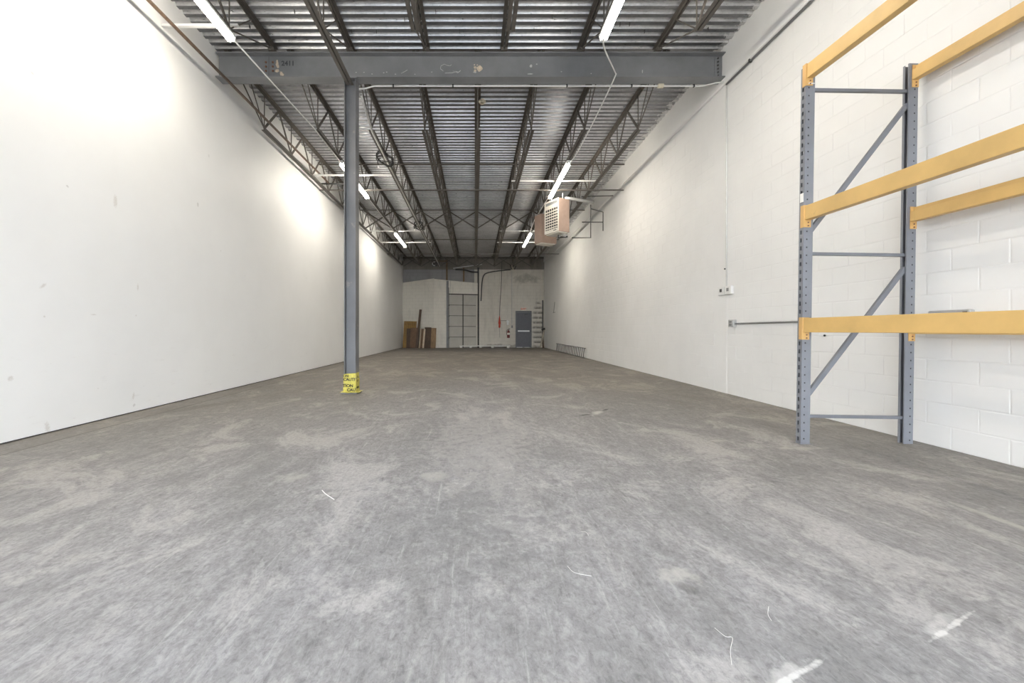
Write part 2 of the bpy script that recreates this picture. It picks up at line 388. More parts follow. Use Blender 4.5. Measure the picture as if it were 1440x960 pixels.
# roof deck: profiled sheets, six ribs each
ceil = sroot('ceiling', 'corrugated galvanised metal roof deck')
PW, RIB = .9144, .1524
pv = []; prof = []
for k in range(6):
    y = k*RIB
    prof += [(y, 0), (y+.066, 0), (y+.088, .042), (y+.132, .042)]
prof.append((PW, 0))
xs = [XL-.02, -1.5, 1.5, XR+.05]
dm = MB(); nv = len(prof)
dm.add([(x, y, z) for x in xs for y, z in prof] + [(x, y, z+.003) for x in xs for y, z in prof],
       [(i*nv+j, i*nv+j+1, (i+1)*nv+j+1, (i+1)*nv+j) for i in range(3) for j in range(nv-1)] +
       [((i+1)*nv+j+4*nv, (i+1)*nv+j+1+4*nv, i*nv+j+1+4*nv, i*nv+j+4*nv) for i in range(3) for j in range(nv-1)])
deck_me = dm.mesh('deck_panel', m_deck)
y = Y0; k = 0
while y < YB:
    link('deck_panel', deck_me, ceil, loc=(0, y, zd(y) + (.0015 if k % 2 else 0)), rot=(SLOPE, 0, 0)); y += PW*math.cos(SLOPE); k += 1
# hanger tabs poking down from the deck
tm = MB().box(-.002, .002, -.02, .02, -.05, .0).mesh('hanger_tab', m_dark)
for x, yy in [(-2.75,6.2),(-2.0,6.6),(-1.6,6.6),(-1.1,6.35),(-.6,6.2),(-.25,6.6),(.25,6.3),(.35,6.6),(.95,6.55),(1.2,6.3),(1.55,6.6),(2.3,6.45),(2.45,6.45),(2.75,6.6),(3.55,6.55),(3.75,6.55),(-3.6,6.5)]:
    link('hanger_tab', tm, ceil, loc=(x, yy, zd(yy)))
MB().box(XL-.3, XR+.3, Y0, YB+.3, 6.3, 6.36).build('roof_top', m_dark, ceil)

# back wall
wb = sroot('wall_back', 'aged white block back wall, dark and unpainted near the roof')
MB().box(-.05, XR+.2, YB, YB+.25, 0, 4.87).build('painted_block', m_cmu_far, wb)
MB().box(XL-.2, -.05, YB, YB+.25, 0, 4.87).build('grey_block', m_grey_block, wb)
MB().box(XL-.2, XR+.2, YB+.02, YB+.25, 4.87, 6.3).build('upper_block', m_dark_block, wb)
MB().box(XL, XR, YB-.06, YB+.02, zd(YB)-.12, zd(YB)-.0).build('ledger_angle', m_joist, wb)
# partition in the left rear corner and angled door bay
P0, P1, P2, P3 = (-4.5, 25.3), (-2.5, 24.8), (-1.75, 24.9), (.26, 25.38)
def wall_seg(mb, a, b, z0a, z1a, z1b, t=.15):
    dx, dy = b[0]-a[0], b[1]-a[1]; L = math.hypot(dx, dy); nx, ny = -dy/L*t, dx/L*t
    vs = [(a[0],a[1],z0a),(b[0],b[1],z0a),(b[0],b[1],z1b),(a[0],a[1],z1a),(a[0]+nx,a[1]+ny,z0a),(b[0]+nx,b[1]+ny,z0a),(b[0]+nx,b[1]+ny,z1b),(a[0]+nx,a[1]+ny,z1a)]
    mb.add(vs, [(0,1,2,3),(5,4,7,6),(4,0,3,7),(1,5,6,2),(3,2,6,7),(4,5,1,0)])
pt = sroot('wall_partition', 'cream block partition with sloping top in the far left corner')
mb = MB(); wall_seg(mb, P0, P1, 0, 4.0, 4.21); mb.build('block_face', m_cmu_part, pt)
mb = MB(); wall_seg(mb, P1, P2, 0, 4.21, 4.15, .14); mb.build('block_return', m_cmu_part, pt)
mb = MB(); wall_seg(mb, P2, P3, 3.33, 4.14, 4.02, .13); mb.build('door_header', m_cmu_part, pt)
mb = MB(); wall_seg(mb, (P0[0],P0[1]-.03), (P1[0],P1[1]-.03), 3.86, 4.0+.03, 4.24, .05); 
o = mb.build('coping', m_cmu_part, pt)
# front end behind the viewer: piers and header around a wide open dock doorway
wf = sroot('wall_front', 'front wall with wide open doorway behind the viewer')
MB().box(XL-.2, -4.0, Y0-.2, Y0, 0, 6.35).build('pier', m_cmu, wf)
MB().box(3.8, XR+.2, Y0-.2, Y0, 0, 6.35).build('pier', m_cmu, wf)
MB().box(-4.0, 3.8, Y0-.2, Y0, 4.6, 6.35).build('header', m_cmu, wf)

# ------------------------------------------------------------------ main beam and column
BYF, BYR, BZ0, BZ1 = 6.95, 7.16, 5.413, 5.844
BXL, BXR = -4.44, 4.36
beam = thing('steel_beam', 'blue-grey wide-flange steel beam spanning the hall under the roof joists', 'beam', (0, 7.055, BZ0))
bh = BZ1-BZ0; bw = (BYR-BYF)/2
MB().box(BXL, BXR, -bw, bw, 0, .018).build('bottom_flange', m_beam, beam)
MB().box(BXL, BXR, -bw, bw, bh-.018, bh).build('top_flange', m_beam, beam)
web = MB().box(BXL, BXR, -.006, .006, .018, bh-.018).build('web', m_beam, beam)
bm_ = MB().lathe([(.018,0),(.018,.012),(.012,.018)], n=6).rot(Matrix.Rotation(PI/2, 4, 'X')).mesh('bolt', m_rust)
for bx_ in (-3.62, -3.50):
    for bz_ in (.16, .235, .31): link('bolt', bm_, beam, loc=(bx_, -.008, bz_))
bm2 = MB().lathe([(.016,0),(.016,.014),(.010,.02)], n=6).rot(Matrix.Rotation(PI/2, 4, 'X')).mesh('bolt', m_dark)
for bz_ in (.07, .13, .19, .25, .31, .37): link('bolt', bm2, beam, loc=(4.20, -.02, bz_))
MB().box(4.15, 4.26, -.02, -.006, .04, bh-.04).build('clip_angle', m_beam, beam)
MB().box(-3.575, -3.57, -.0075, -.006, .02, bh-.02).build('splice_line', m_dark, beam)
def blob(cx, cz, rx, rz, n=14, j=.3, y=-.0078):
    return MB().add([(cx + rx*math.cos(2*PI*k/n)*random.uniform(1-j,1+j), y, cz + rz*math.sin(2*PI*k/n)*random.uniform(1-j,1+j)) for k in range(n)] , [tuple(range(n))])
def chip(cx, cz, rx, rz, m=m_bare, j=.3): blob(cx, cz, rx, rz, j=j).build('paint_chip', m, beam)
for a in [(-3.43,.30,.022,.06),(-3.41,.24,.02,.03),(-3.43,.165,.035,.03),(-3.36,.12,.02,.035),(-3.33,.09,.018,.03)]: chip(*a)
chip(.08,.205,.05,.05,j=.2); chip(.0,.225,.025,.02); chip(.0,.165,.022,.02); chip(-.01,.27,.012,.012); chip(.04,.265,.012,.01)
chip(.0,.14,.03,.012,m_rubbed); chip(.97,.25,.022,.028,m_rubbed); chip(1.07,.28,.014,.008,m_rubbed); chip(.95,.11,.05,.01,m_rubbed); chip(2.9,.15,.01,.03,m_rubbed)
def scratch(pts, r=.004): MB().tube([(x,-.008,z) for x,z in pts], r, 5).build('scratch', m_rubbed, beam)
scratch([(-.55,.16),(-.6,.20),(-.59,.25),(-.53,.28),(-.49,.26),(-.43,.25),(-.41,.27)], .005)
scratch([(-.52,.125),(-.4,.13),(-.3,.15),(-.38,.16),(-.3,.13),(-.25,.17)], .006)
scratch([(-1.28,.12),(-1.22,.15),(-1.17,.18)], .006)
for x in (-2.1,-1.95,-1.78,-1.62,-1.5,-1.4,-1.05,-.75,1.5,2.0): chip(x+random.uniform(-.04,.04), .10+random.uniform(0,.05), .012, .008, m_rubbed)
link('stencil', text_mesh('2411', .115, .0006, m_stencil), beam, loc=(-3.24, -.0085, .29), rot=(PI/2, 0, 0))

CX = -2.14
colm = thing('steel_column', 'grey steel column with yellow caution tape round its foot', 'column', (CX, 7.05, 0))
MB().box(-.10, -.088, -.10, .10, .02, BZ0-.02).build('flange', m_col, colm)
MB().box(.088, .10, -.10, .10, .02, BZ0-.02).build('flange', m_col, colm)
MB().box(-.088, .088, -.006, .006, .02, BZ0-.02).build('web', m_col, colm)
MB().box(-.12, .12, -.11, .11, BZ0-.02, BZ0).build('cap_plate', m_beam, colm)
MB().box(-.14, .14, -.14, .14, 0, .02).build('base_plate', m_col, colm, .004)
# tape: four loose bands wrapped round the section
for i, (z0, z1, d, sk) in enumerate([(.26,.345,.004,.004),(.175,.27,.006,-.006),(.09,.185,.0075,.005),(.022,.10,.009,-.004)]):
    a = .10+d; n = 24; vs = []; fs = []
    ring = []
    for k in range(n):
        t = k/n*4; sd = int(t); u = (t-sd)*2-1; wob = random.uniform(-.003,.003)
        x, y = [(u,-1),(1,u),(-u,1),(-1,-u)][sd]; ring.append(((x*(a+wob)), (y*(a+wob)), sk*x*2))
    vs = [(x,y,z0+s_) for x,y,s_ in ring] + [(x,y,z1+s_) for x,y,s_ in ring] + [(x*.97,y*.97,z1+s_) for x,y,s_ in ring] + [(x*.97,y*.97,z0+s_) for x,y,s_ in ring]
    for q in range(4):
        for k in range(n):
            k2 = (k+1) % n; fs.append((q*n+k, q*n+k2, ((q+1) % 4)*n+k2, ((q+1) % 4)*n+k))
    tp = MB().add(vs, fs).build('tape_band', m_tape, colm, smooth=False)
def tape_word(t, size, x, z, y=-.1195, rz=0, tilt=0, px=None):
    link('lettering', text_mesh(t, size, .0008, m_ink), colm, loc=(x, y, z), rot=(PI/2, tilt, rz))
tape_word('ON', .060, -.066, .303, -.1095); tape_word('CAUTI', .068, -.008, .243, -.1115)
tape_word('TION', .072, -.026, .137, -.1135); tape_word('CAU', .070, .030, .066, -.118)
for z, t in [(.285,'N'),(.215,'CA'),(.10,'TION')]: link('lettering', text_mesh(t, .048, .0008, m_ink), colm, loc=(.1155, -.03, z), rot=(PI/2, 0, PI/2))
sk = MB(); n = 28; vs = []
for k in range(n):
    a = 2*PI*k/n; r = random.uniform(.15,.21); vs.append((r*math.cos(a)*1.02, r*math.sin(a)*.95, .021+random.uniform(0,.008)))
vs += [(v[0]*.5, v[1]*.5, .035) for v in vs[:n]] + [(v[0], v[1], v[2]+.003) for v in vs[:n]] + [(v[0]*.5, v[1]*.5, .038) for v in vs[:n]]
fs = [(k,(k+1)%n,(k+1)%n+n,k+n) for k in range(n)] + [(k+3*n,(k+1)%n+3*n,(k+1)%n+2*n,k+2*n) for k in range(n)] + [(k+2*n,(k+1)%n+2*n,(k+1)%n,k) for k in range(n)]
sk.add(vs, fs).build('tape_skirt', m_tape, colm)

# ------------------------------------------------------------------ open-web joists
def make_joist(L, depth, b0, b1, npan, name, ext=None):
    root = thing(name, '', 'roof joist', (0,0,0)); root.rotation_euler = (SLOPE, 0, 0)
    for s in (-1, 1):
        a, b = sorted((s*.010, s*.062)); c_, d_ = sorted((s*.010, s*.016))
        MB().box(a, b, 0, L, -.007, -.001).box(c_, d_, 0, L, -.055, -.007).build('top_chord', m_joist, root)
        e = ext if ext else b1
        MB().box(a, b, b0, e, -depth, -depth+.006).box(c_, d_, b0, e, -depth+.006, -depth+.05).build('bottom_chord', m_joist, root)
    sp = (b1-b0)/npan; zb, zt = -depth+.03, -.035
    up = MB().bar((0,0,zb), (0,sp/2,zt), .018, .045).mesh('web_member', m_joist)
    dn = MB().bar((0,0,zt), (0,sp/2,zb), .018, .045).mesh('web_member', m_joist)
    vt = MB().tube([(0,0,zb),(0,0,zt)], .011, 6).mesh('web_member', m_joist)
    for i in range(npan+1):
        link('web_member', vt, root, loc=(0, b0+i*sp, 0))
        if i < npan:
            link('web_member', up, root, loc=(0, b0+i*sp, 0)); link('web_member', dn, root, loc=(0, b0+i*sp+sp/2, 0))
    MB().tube([(0,.10,-.06),(0,b0,zb)], .012, 6).build('end_rod', m_joist, root)
    MB().tube([(0,L-.10,-.06),(0,b1,zb)], .012, 6).build('end_rod', m_joist, root)
    MB().tube([(0,b0*.55,-.04),(0,b0,zb)], .010, 6).build('end_rod', m_joist, root)
    MB().tube([(0,L-(L-b1)*.55,-.04),(0,b1,zb)], .010, 6).build('end_rod', m_joist, root)
    MB().box(-.05, .05, .0, .14, -.104, -.055).build('seat', m_joist, root)
    MB().box(-.05, .05, L-.14, L, -.104, -.055).build('seat', m_joist, root)
    return root
JB = [-4.30, -3.21, -2.12, -1.03, .056, 1.15, 2.24, 3.33]
labs = ['rear bar joist running along the left wall', 'rear bar joist carrying the left row of strip lights', 'rear bar joist hung with cable coils, right behind the column',
        'rear bar joist between the cable-coil joist and the middle joist', 'rear bar joist in the middle, beside the round smoke detector',
        'rear bar joist just right of the middle joist', 'rear bar joist carrying the right row of strip lights', 'rear bar joist nearest the right block wall, above the heater pipes']
RB_Y0, RB_L = 7.06, 18.24; DB = .76; DF = .67
j0 = make_joist(RB_L, DB, 1.25, 17.05, 13, 'bar_joist')
for i, x in enumerate(JB):
    o = j0 if i == 0 else copy_tree(j0)
    o.location = (x, RB_Y0, zd(RB_Y0)); tag(o, labs[i], 'roof joist', 'bar joists behind the beam')
JF = [-3.47, -2.14, -.84, .50, 1.82, 3.13]
labf = ['front bar joist above the near left strip light', 'front bar joist whose lower chord runs into the column head', 'front bar joist left of the picture middle, ending at the beam',
        'front bar joist right of the picture middle, ending at the beam', 'front bar joist above the near right strip light', 'front bar joist nearest the right wall, in front of the beam']
FR_Y0 = Y0+.1; FR_L = 7.05-FR_Y0
f0 = make_joist(FR_L, DF, 1.25, FR_L-1.3, 8, 'bar_joist'); f1 = None
for i, x in enumerate(JF):
    if i == 0: o = f0
    elif i == 1: o = make_joist(FR_L, DF, 1.25, FR_L-1.3, 8, 'bar_joist', FR_L-.07)
    else: o = copy_tree(f0)
    o.location = (x, FR_Y0, zd(FR_Y0)); tag(o, labf[i], 'roof joist', 'bar joists in front of the beam')

# bridging rows between rear joists
def bridging(y, kind, label):
    zt, zb = zd(y)-.065, zd(y)-DB+.025
    t = thing('joist_bridging', label, 'bridging', (0, y, zb))
    if kind in ('h', 'x'):
        MB().bar((XL+.05,0,zt-zb), (XR-.06,0,zt-zb), .03, .03).build('top_rod', m_joist, t)
    if kind == 'h':
        MB().bar((XL+.05,.05,-.046), (XR-.06,.05,-.046), .03, .03).build('bottom_rod', m_joist, t)
    if kind in ('x', 'e'):
        for a, b in zip(JB[:-1], JB[1:]):
            MB().bar((a,-.02,zt-zb-.04), (b,-.02,-.05), .04, .04).build('cross_rod', m_joist, t)
            MB().bar((a,.02,-.05), (b,.02,zt-zb-.04), .04, .04).build('cross_rod', m_joist, t)
bridging(11.6, 'h', 'straight bridging rods crossing the joists just behind the second lights')
bridging(15.8, 'x', 'crossed bridging rods between the joists midway down the hall')
bridging(20.6, 'h', 'straight bridging rods crossing the joists near the rear of the hall')
bridging(24.3, 'e', 'crossed bridging rods in front of the dark top of the back wall')

# ------------------------------------------------------------------ strip lights
def strip_light(x, y0, ztop, label, slope=True):
    L = 2.44
    t = thing('strip_light', label, 'light', (x, y0, ztop), 0, 'fluorescent strip lights')
    t.rotation_euler = (SLOPE, 0, 0)
    MB().prism([(-.055,-.015),(-.055,-.05),(-.03,-.062),(.03,-.062),(.055,-.05),(.055,-.015),(.04,0),(-.04,0)], 0, L).build('housing', m_white_metal, t)
    for s in (-1, 1):
        MB().tube([(s*.033,.03,-.085),(s*.033,L-.03,-.085)], .019, 10).build('tube', m_tube, t)
        for yy in (.0, L-.03):
            MB().box(s*.033-.014, s*.033+.014, yy, yy+.03, -.108, -.058).build('lamp_holder', m_white_metal, t)
LX = [(-3.47, 3.37, 'near left fluorescent strip light cut by the top edge of the picture'), (1.82, 3.35, 'near right fluorescent strip light cut by the top edge of the picture')]
for x, y, lb in LX: strip_light(x, y, zd(y)-DF-.003, lb)
for x, y, lb in [(-3.21, 9.72, 'left fluorescent strip light half hidden behind the column'), (2.24, 9.72, 'right fluorescent strip light right above the unit heater'),
                 (-3.21, 16.3, 'farthest left fluorescent strip light'), (2.24, 16.3, 'farthest right fluorescent strip light, left of the heaters')]:
    strip_light(x, y, zd(y)-DB-.003, lb)
for x, lb in [(-3.47, 'left fluorescent strip light added unseen behind the viewer'), (1.82, 'right fluorescent strip light added unseen behind the viewer')]:
    strip_light(x, -3.1, zd(-3.1)-DF-.003, lb)  # two unseen lamps added behind the viewer for fill from the front

def tubeobj(name, pts, r, m, label, cat, n=8, group=None):
    base = Vector(pts[0]); o = MB().tube([Vector(p)-base for p in pts], r, n).build(name, m, smooth=True, loc=base)
    return tag(o, label, cat, group)
def smooth_path(pts, k=6):      # Catmull-Rom
    P = [Vector(p) for p in pts]; P = [P[0]*2-P[1]] + P + [P[-1]*2-P[-2]]; out = []
    for i in range(1, len(P)-2):
        for q in range(k):
            t = q/k
            out.append(.5*((2*P[i]) + (P[i+1]-P[i-1])*t + (2*P[i-1]-5*P[i]+4*P[i+1]-P[i+2])*t*t + (3*P[i]-P[i-1]-3*P[i+1]+P[i+2])*t**3))
    out.append(P[-2]); return out
# struts carrying the lights
def strut(p0, p1, label):
    p0, p1 = Vector(p0), Vector(p1)
    o = MB().bar((0,0,0), p1-p0, .041, .035).build('support_strut', m_wconduit, loc=p0); tag(o, label, 'strut')
strut((XL+.01,5.84,5.457), (-3.40,5.84,5.457), 'pale strut from the left wall to the near left light')
strut((XL+.08,10.8,zd(10.8)-DB+.07), (-2.0,10.8,zd(10.8)-DB+.07), 'pale strut crossing above the light behind the column')
strut((1.0,11.2,zd(11.2)-DB+.07), (3.5,11.2,zd(11.2)-DB+.07), 'pale strut crossing above the light over the heater')
strut((XL+.08,16.5,zd(16.5)-DB+.07), (-2.0,16.5,zd(16.5)-DB+.07), 'pale strut at the near end of the farthest left light')
strut((XL+.08,18.5,zd(18.5)-DB+.07), (-2.0,18.5,zd(18.5)-DB+.07), 'pale strut at the far end of the farthest left light')
strut((1.0,16.5,zd(16.5)-DB+.07), (3.5,16.5,zd(16.5)-DB+.07), 'pale strut at the near end of the farthest right light')
strut((1.0,18.5,zd(18.5)-DB+.07), (3.5,18.5,zd(18.5)-DB+.07), 'pale strut at the far end of the farthest right light')

# ------------------------------------------------------------------ conduits and pipes
zl = lambda y: zd(y)-DB-.05
tubeobj('conduit', [(-3.47,5.83,5.26),(-3.40,6.9,5.24),(-3.25,8.2,5.16),(-3.21,9.70,zl(9.7))], .011, m_wconduit, 'white conduit linking the near left light to the light behind the column', 'conduit')
tubeobj('conduit', smooth_path([(1.82,5.81,5.26),(1.95,6.1,5.28),(2.36,6.86,5.44),(2.385,6.92,5.41),(2.37,7.25,5.33),(2.35,8.3,5.20),(2.33,9.4,5.13),(2.27,9.70,zl(9.7))], 4), .011, m_wconduit, 'white bent conduit crossing the beam from the near right light', 'conduit')
tubeobj('conduit', [(-3.21,12.2,zl(12.2)),(-3.21,16.28,zl(16.28))], .011, m_wconduit, 'white conduit between the two rear left lights', 'conduit')
tubeobj('conduit', [(2.20,12.2,zl(12.2)),(2.12,14.5,zl(14.5)),(2.2,16.28,zl(16.28))], .011, m_wconduit, 'white conduit between the two rear right lights', 'conduit')
tubeobj('conduit', [(-2.06,7.35,5.33),(-2.10,8.3,5.14),(-2.10,24.2,zd(24.2)-DB-.03)], .022, m_conduit, 'long pale pipe under the cable-coil joist', 'pipe')
cb = thing('beam_conduit', 'white conduit clipped under the rear edge of the steel beam', 'conduit', (-2.0, 7.175, 5.39))
MB().tube(smooth_path([(-.05,-.02,-.06),(.05,.0,-.045),(.22,0,0)],4)+[(.6,0,0),(5.6,0,0)]+smooth_path([(5.7,0,0),(6.0,0,.0),(6.18,-.05,.02),(6.26,-.2,-.05)],4), .013, 8).build('pipe', m_wconduit, cb, smooth=True)
for x in (-1.44,-.39,1.62,2.76,3.86): MB().box(x+2.0-.012, x+2.0+.012, -.018, .018, -.018, .03).build('clip', m_black, cb)
MB().box(5.22,5.32,-.035,.02,-.03,.04).build('junction_box', m_cream, cb, .003)
wc = thing('wall_conduit', 'grey conduit under the plaster band high on the right wall', 'conduit', (XR-.025, 6.95, 5.285))
MB().tube([(0,0,0),(0,-11.5,0)], .016, 8).build('pipe', m_greyconduit, wc, smooth=True)
for y in (-.6,-2.2,-4.0): MB().box(-.02,.03,y-.012,y+.012,-.02,.03).build('clip', m_dark, wc)
tubeobj('conduit', [(XR-.012,6.97,5.26),(XR-.012,6.97,1.84)], .012, m_wconduit, 'white painted conduit dropping down the right wall to the thermostats', 'conduit')
tubeobj('sprinkler_pipe', [(-4.2,Y0+.3,5.365),(-4.2,11.7,5.365-.06)], .024, m_pipe, 'brown pipe running along the top of the left wall', 'pipe')
tubeobj('pipe_stub', [(-4.47,11.72,5.30),(-3.75,11.72,5.30)], .024, m_dark, 'short dark cross pipe at the far end of the brown pipe', 'pipe')
# thermostat boxes
for y, lb, lbl in [(7.07,'left','white thermostat box with dark square window, the farther one'), (6.88,'right','white thermostat box with grey display under the white conduit')]:
    t = thing('thermostat', lbl, 'thermostat', (XR, y, 1.765))
    MB().box(-.05,.0,-.085,.085,-.07,.07).build('case', m_white_metal, t, .006)
    MB().box(-.053,-.049,-.03,.03,-.02,.035).build('display', m_dark if lb == 'left' else m_greyconduit, t)
ob = thing('outlet_box', 'grey metal outlet box low on the right wall', 'outlet', (XR, 6.78, 1.20))
MB().box(-.06,0,-.065,.065,-.06,.06).build('case', m_conduit, ob, .006)
for z in (-.025,.025): MB().box(-.064,-.059,-.03,.03,z-.014,z+.014).build('socket', m_greyconduit, ob)
tubeobj('conduit', [(XR-.02,6.715,1.195),(XR-.02,3.85,1.205)], .0125, m_greyconduit, 'grey horizontal conduit from the outlet box towards the rack', 'conduit')
ob2 = thing('outlet_box', 'grey conduit box peeking over the lowest rack beam', 'outlet', (XR, 3.58, 1.20))
MB().box(-.05,0,-.07,.26,-.05,.068).build('case', m_conduit, ob2, .012)
MB().box(-.055,-.049,-.05,-.02,-.03,.05).build('screw_plate', m_dark, ob2)

# cable coils on the joist
def coil(y, label, s=1.0):
    z = zd(y)-DB-.06; t = thing('cable_coil', label, 'cable', (-2.10, y, z)); rnd = random.Random(int(y*10))
    for k in range(4):
        pts = []; r0 = .13*s
        ax = rnd.uniform(-.5,.5); ph = rnd.uniform(0,6)
        for i in range(25):
            a = 2*PI*i/24; r = r0*(1+.25*math.sin(2*a+ph))
            pts.append((r*math.cos(a)*1.15, .12*math.sin(a+ph)*s+ax*.1, r*math.sin(a)*.9-.02))
        MB().tube(pts, .012*s, 6, False).build('loop', m_black if k % 2 else m_dark, t, smooth=True)
    MB().tube(smooth_path([(-.1,0,0),(-.17,0,-.06),(-.15,.02,-.17)],4), .010*s, 6).build('tail', m_black, t, smooth=True)
    MB().lathe([(.012,0),(.022,.015),(.022,.05),(.01,.06)], (-.15,.02,-.22), 10).build('plug', m_white_metal, t)
coil(9.47, 'dark cable coil on the joist, nearer the beam', 1.0)
coil(15.1, 'dark cable coil on the joist, farther from the beam', 1.05)

# smoke detector and tag on the middle joist
sd = thing('smoke_detector', 'round cream smoke detector hanging beside the middle joist', 'detector', (.15, 8.5, zd(8.5)-.02))
MB().lathe([(.03,0),(.03,-.03),(.075,-.035),(.075,-.055),(.05,-.085),(.02,-.09)], n=20).build('case', m_cream, sd)
MB().box(-.1,.0,-.012,.012,-.02,.0).build('bracket', m_dark, sd)
MB().box(-.02,.03,-.025,-.018,-.094,-.088).build('vent', m_dark, sd)
tg = thing('hook_tag', 'small white tag hooked on the middle joist', 'tag', (.09, 9.2, zd(9.2)-.32))
MB().box(-.02,.02,-.01,.01,.0,.06).build('tag_body', m_white_metal, tg); MB().tube(smooth_path([(0,0,0),(.03,0,-.03),(.035,0,-.08),(.02,0,-.1)],4), .006, 6).build('hook', m_white_metal, tg)

# ------------------------------------------------------------------ unit heaters
def heater(loc, ang, label, front=True):
    t = thing('unit_heater', label, 'heater', loc, ang)     # local: x from left to right of front, y into the case, origin at front right bottom corner
    w, d, h = .61, .40, .94
    MB().box(-w,0,.0,d,0,h).build('case', m_heat_side, t, .008)
    if front:
        fr = MB()
        fr.box(-w,-w+.045,-.012,0,0,h).box(-.045,0,-.012,0,0,h).box(-w+.045,-.045,-.012,0,h-.05,h).box(-w+.045,-.045,-.012,0,0,.10).box(-w+.045,-.045,-.012,0,h-.24,h-.13)
        fr.build('front_frame', m_heat_front, t)
        MB().box(-w+.045,-.045,-.004,.001,.10,h-.24).build('outlet_void', m_black, t)
        MB().box(-w+.045,-.045,-.004,.001,h-.13,h-.05).build('draft_slot', m_greyconduit, t)
        for k in range(7):
            z = .125+k*.079
            MB().box(-w+.05,-.05,-.022,-.004,z,z+.030).rot(Matrix.Identity(4)).build('louvre', m_heat_front, t)
        for k in range(5):
            x = -w+.12+k*.095
            MB().box(x-.006,x+.006,-.012,-.006,.10,h-.24).build('louvre_bar', m_heat_front, t)
        MB().box(-.22,-.09,-.0135,-.011,.04,.065).build('name_plate', m_dark, t)
    MB().box(-w+.03,-.03,.03,d-.03,-.03,0).build('bottom_pan', m_heat_front, t)
    for x in (-w+.06,-.06): MB().tube([(x,d*.5,h),(x,d*.5,h+.18)], .008, 6).build('hanger_rod', m_conduit, t)
    return t
ang = -math.atan2(.866,.5)   # placeholder, replaced below
# front runs from near right corner C towards the far left: direction (-.5, .866)
fa = math.atan2(-.866, .5)   # local +x points from left edge to corner C
ZH = H + (464-324.2)*11.5/F
h1 = heater((2.37, 11.5, ZH), fa, 'salmon and cream gas unit heater with louvred front under the right lights')
for k, (p, r) in enumerate([([(-.30,.25,-.03),(-.30,.25,-.12),(-.12,.30,-.12)], .02), ([(-.12,.24,-.06),(-.12,.36,-.06)], .05), ([(-.26,.3,-.10),(-.10,.42,-.10)], .028)]):
    MB().tube(p, r, 10).build('gas_valve', m_dark if k != 1 else m_conduit, h1)
h2 = heater((2.72, 13.55, H+(464-343)*13.6/F), 0.42, 'plain salmon unit heater farther back, behind the louvred one', False)
tubeobj('vent_pipe', [(2.62,11.75,ZH+1.0),(3.55,12.2,ZH+1.03)], .05, m_conduit, 'galvanised vent pipe from the heater top towards the right wall', 'pipe', 12)
gp = thing('gas_pipe', 'dark bent gas pipe between the heater and the right wall', 'pipe', (2.85, 11.95, ZH-.1))
MB().tube([(0,0,0),(.62,.25,.06),(.62,.25,1.05)], .016, 8).build('run', m_dark, gp)
MB().tube([(.45,.6,.62),(1.1,.6,.62)], .016, 8).build('branch', m_dark, gp)
MB().tube([(.62,.25,.93),(1.1,.6,.93),(1.1,.6,.35)], .016, 8).build('drop', m_dark, gp)
tubeobj('wall_brace', [(XR-.04,12.6,5.25),(3.3,12.6,5.22)], .014, m_dark, 'thin dark brace from the right wall to the nearest joist', 'brace')

# ------------------------------------------------------------------ pallet rack
RY = 3.886
rack = thing('pallet_rack', 'grey pallet rack with yellow beams against the right block wall', 'rack', (3.11, RY, 0))
rack.rotation_euler = (0, math.radians(.85), 0)
PWX, PDY, PH = .086, .056, 3.63
def plate(mb, fn, w, h, hw, hh, pitch, z0, u0):      # plate w x h with a column of rectangular holes; fn(u,v)->xyz
    zs = [0]; z = z0
    rowsz = []
    while z+hh/2 < h-.01: rowsz.append((z-hh/2, z+hh/2)); z += pitch
    def quad(a,b,c,d): mb.add([fn(a,c),fn(b,c),fn(b,d),fn(a,d)], [(0,1,2,3)])
    quad(0, u0-hw/2, 0, h); quad(u0+hw/2, w, 0, h); prev = 0
    for a, b in rowsz: quad(u0-hw/2, u0+hw/2, prev, a); prev = b
    quad(u0-hw/2, u0+hw/2, prev, h)
def post(x, y, flip, ph, parent):      # open channel; flip mirrors it in x
    sx = -1 if flip else 1
    X = lambda u: x + (u if not flip else PWX-u)
    mb = MB()
    plate(mb, lambda u,v: (X(u), y, v), PWX, ph, .0135, .0135, .0762, .05, .030)                        # face towards the viewer
    if flip: mb.add([(X(0),y,0),(X(0),y+PDY,0),(X(0),y+PDY,ph),(X(0),y,ph)], [(0,1,2,3)])
    else: plate(mb, lambda u,v: (X(0), y+PDY-u, v), PDY, ph, .019, .038, .0762, .045, PDY*.45)               # outer face with slots
    mb.add([(X(0),y+PDY,0),(X(PWX),y+PDY,0),(X(PWX),y+PDY,ph),(X(0),y+PDY,ph)], [(0,1,2,3)])           # rear face
    for ya, yb in ((y, y+.010), (y+PDY-.020, y+PDY)) if flip else ((y, y+PDY),): mb.add([(X(PWX),ya,0),(X(PWX),yb,0),(X(PWX),yb,ph),(X(PWX),ya,ph)], [(0,1,2,3)])   # lips
    o = mb.build('upright_post', m_rack, parent)
    so = o.modifiers.new('thickness', 'SOLIDIFY'); so.thickness = .0025; so.offset = 0
    xc = X(.030); MB().box(xc-.012, xc+.012, y+.004, y+.007, .01, ph-.01).build('hole_shade_strip', m_black, o)  # black strip behind the holes paints in the shade inside the post
    MB().box(x-.012, x+PWX+.012, y-.012, y+PDY+.012, 0, .004).build('foot_plate', m_rack, parent)
XF, XRR = 0.0, .985        # front and rear post positions
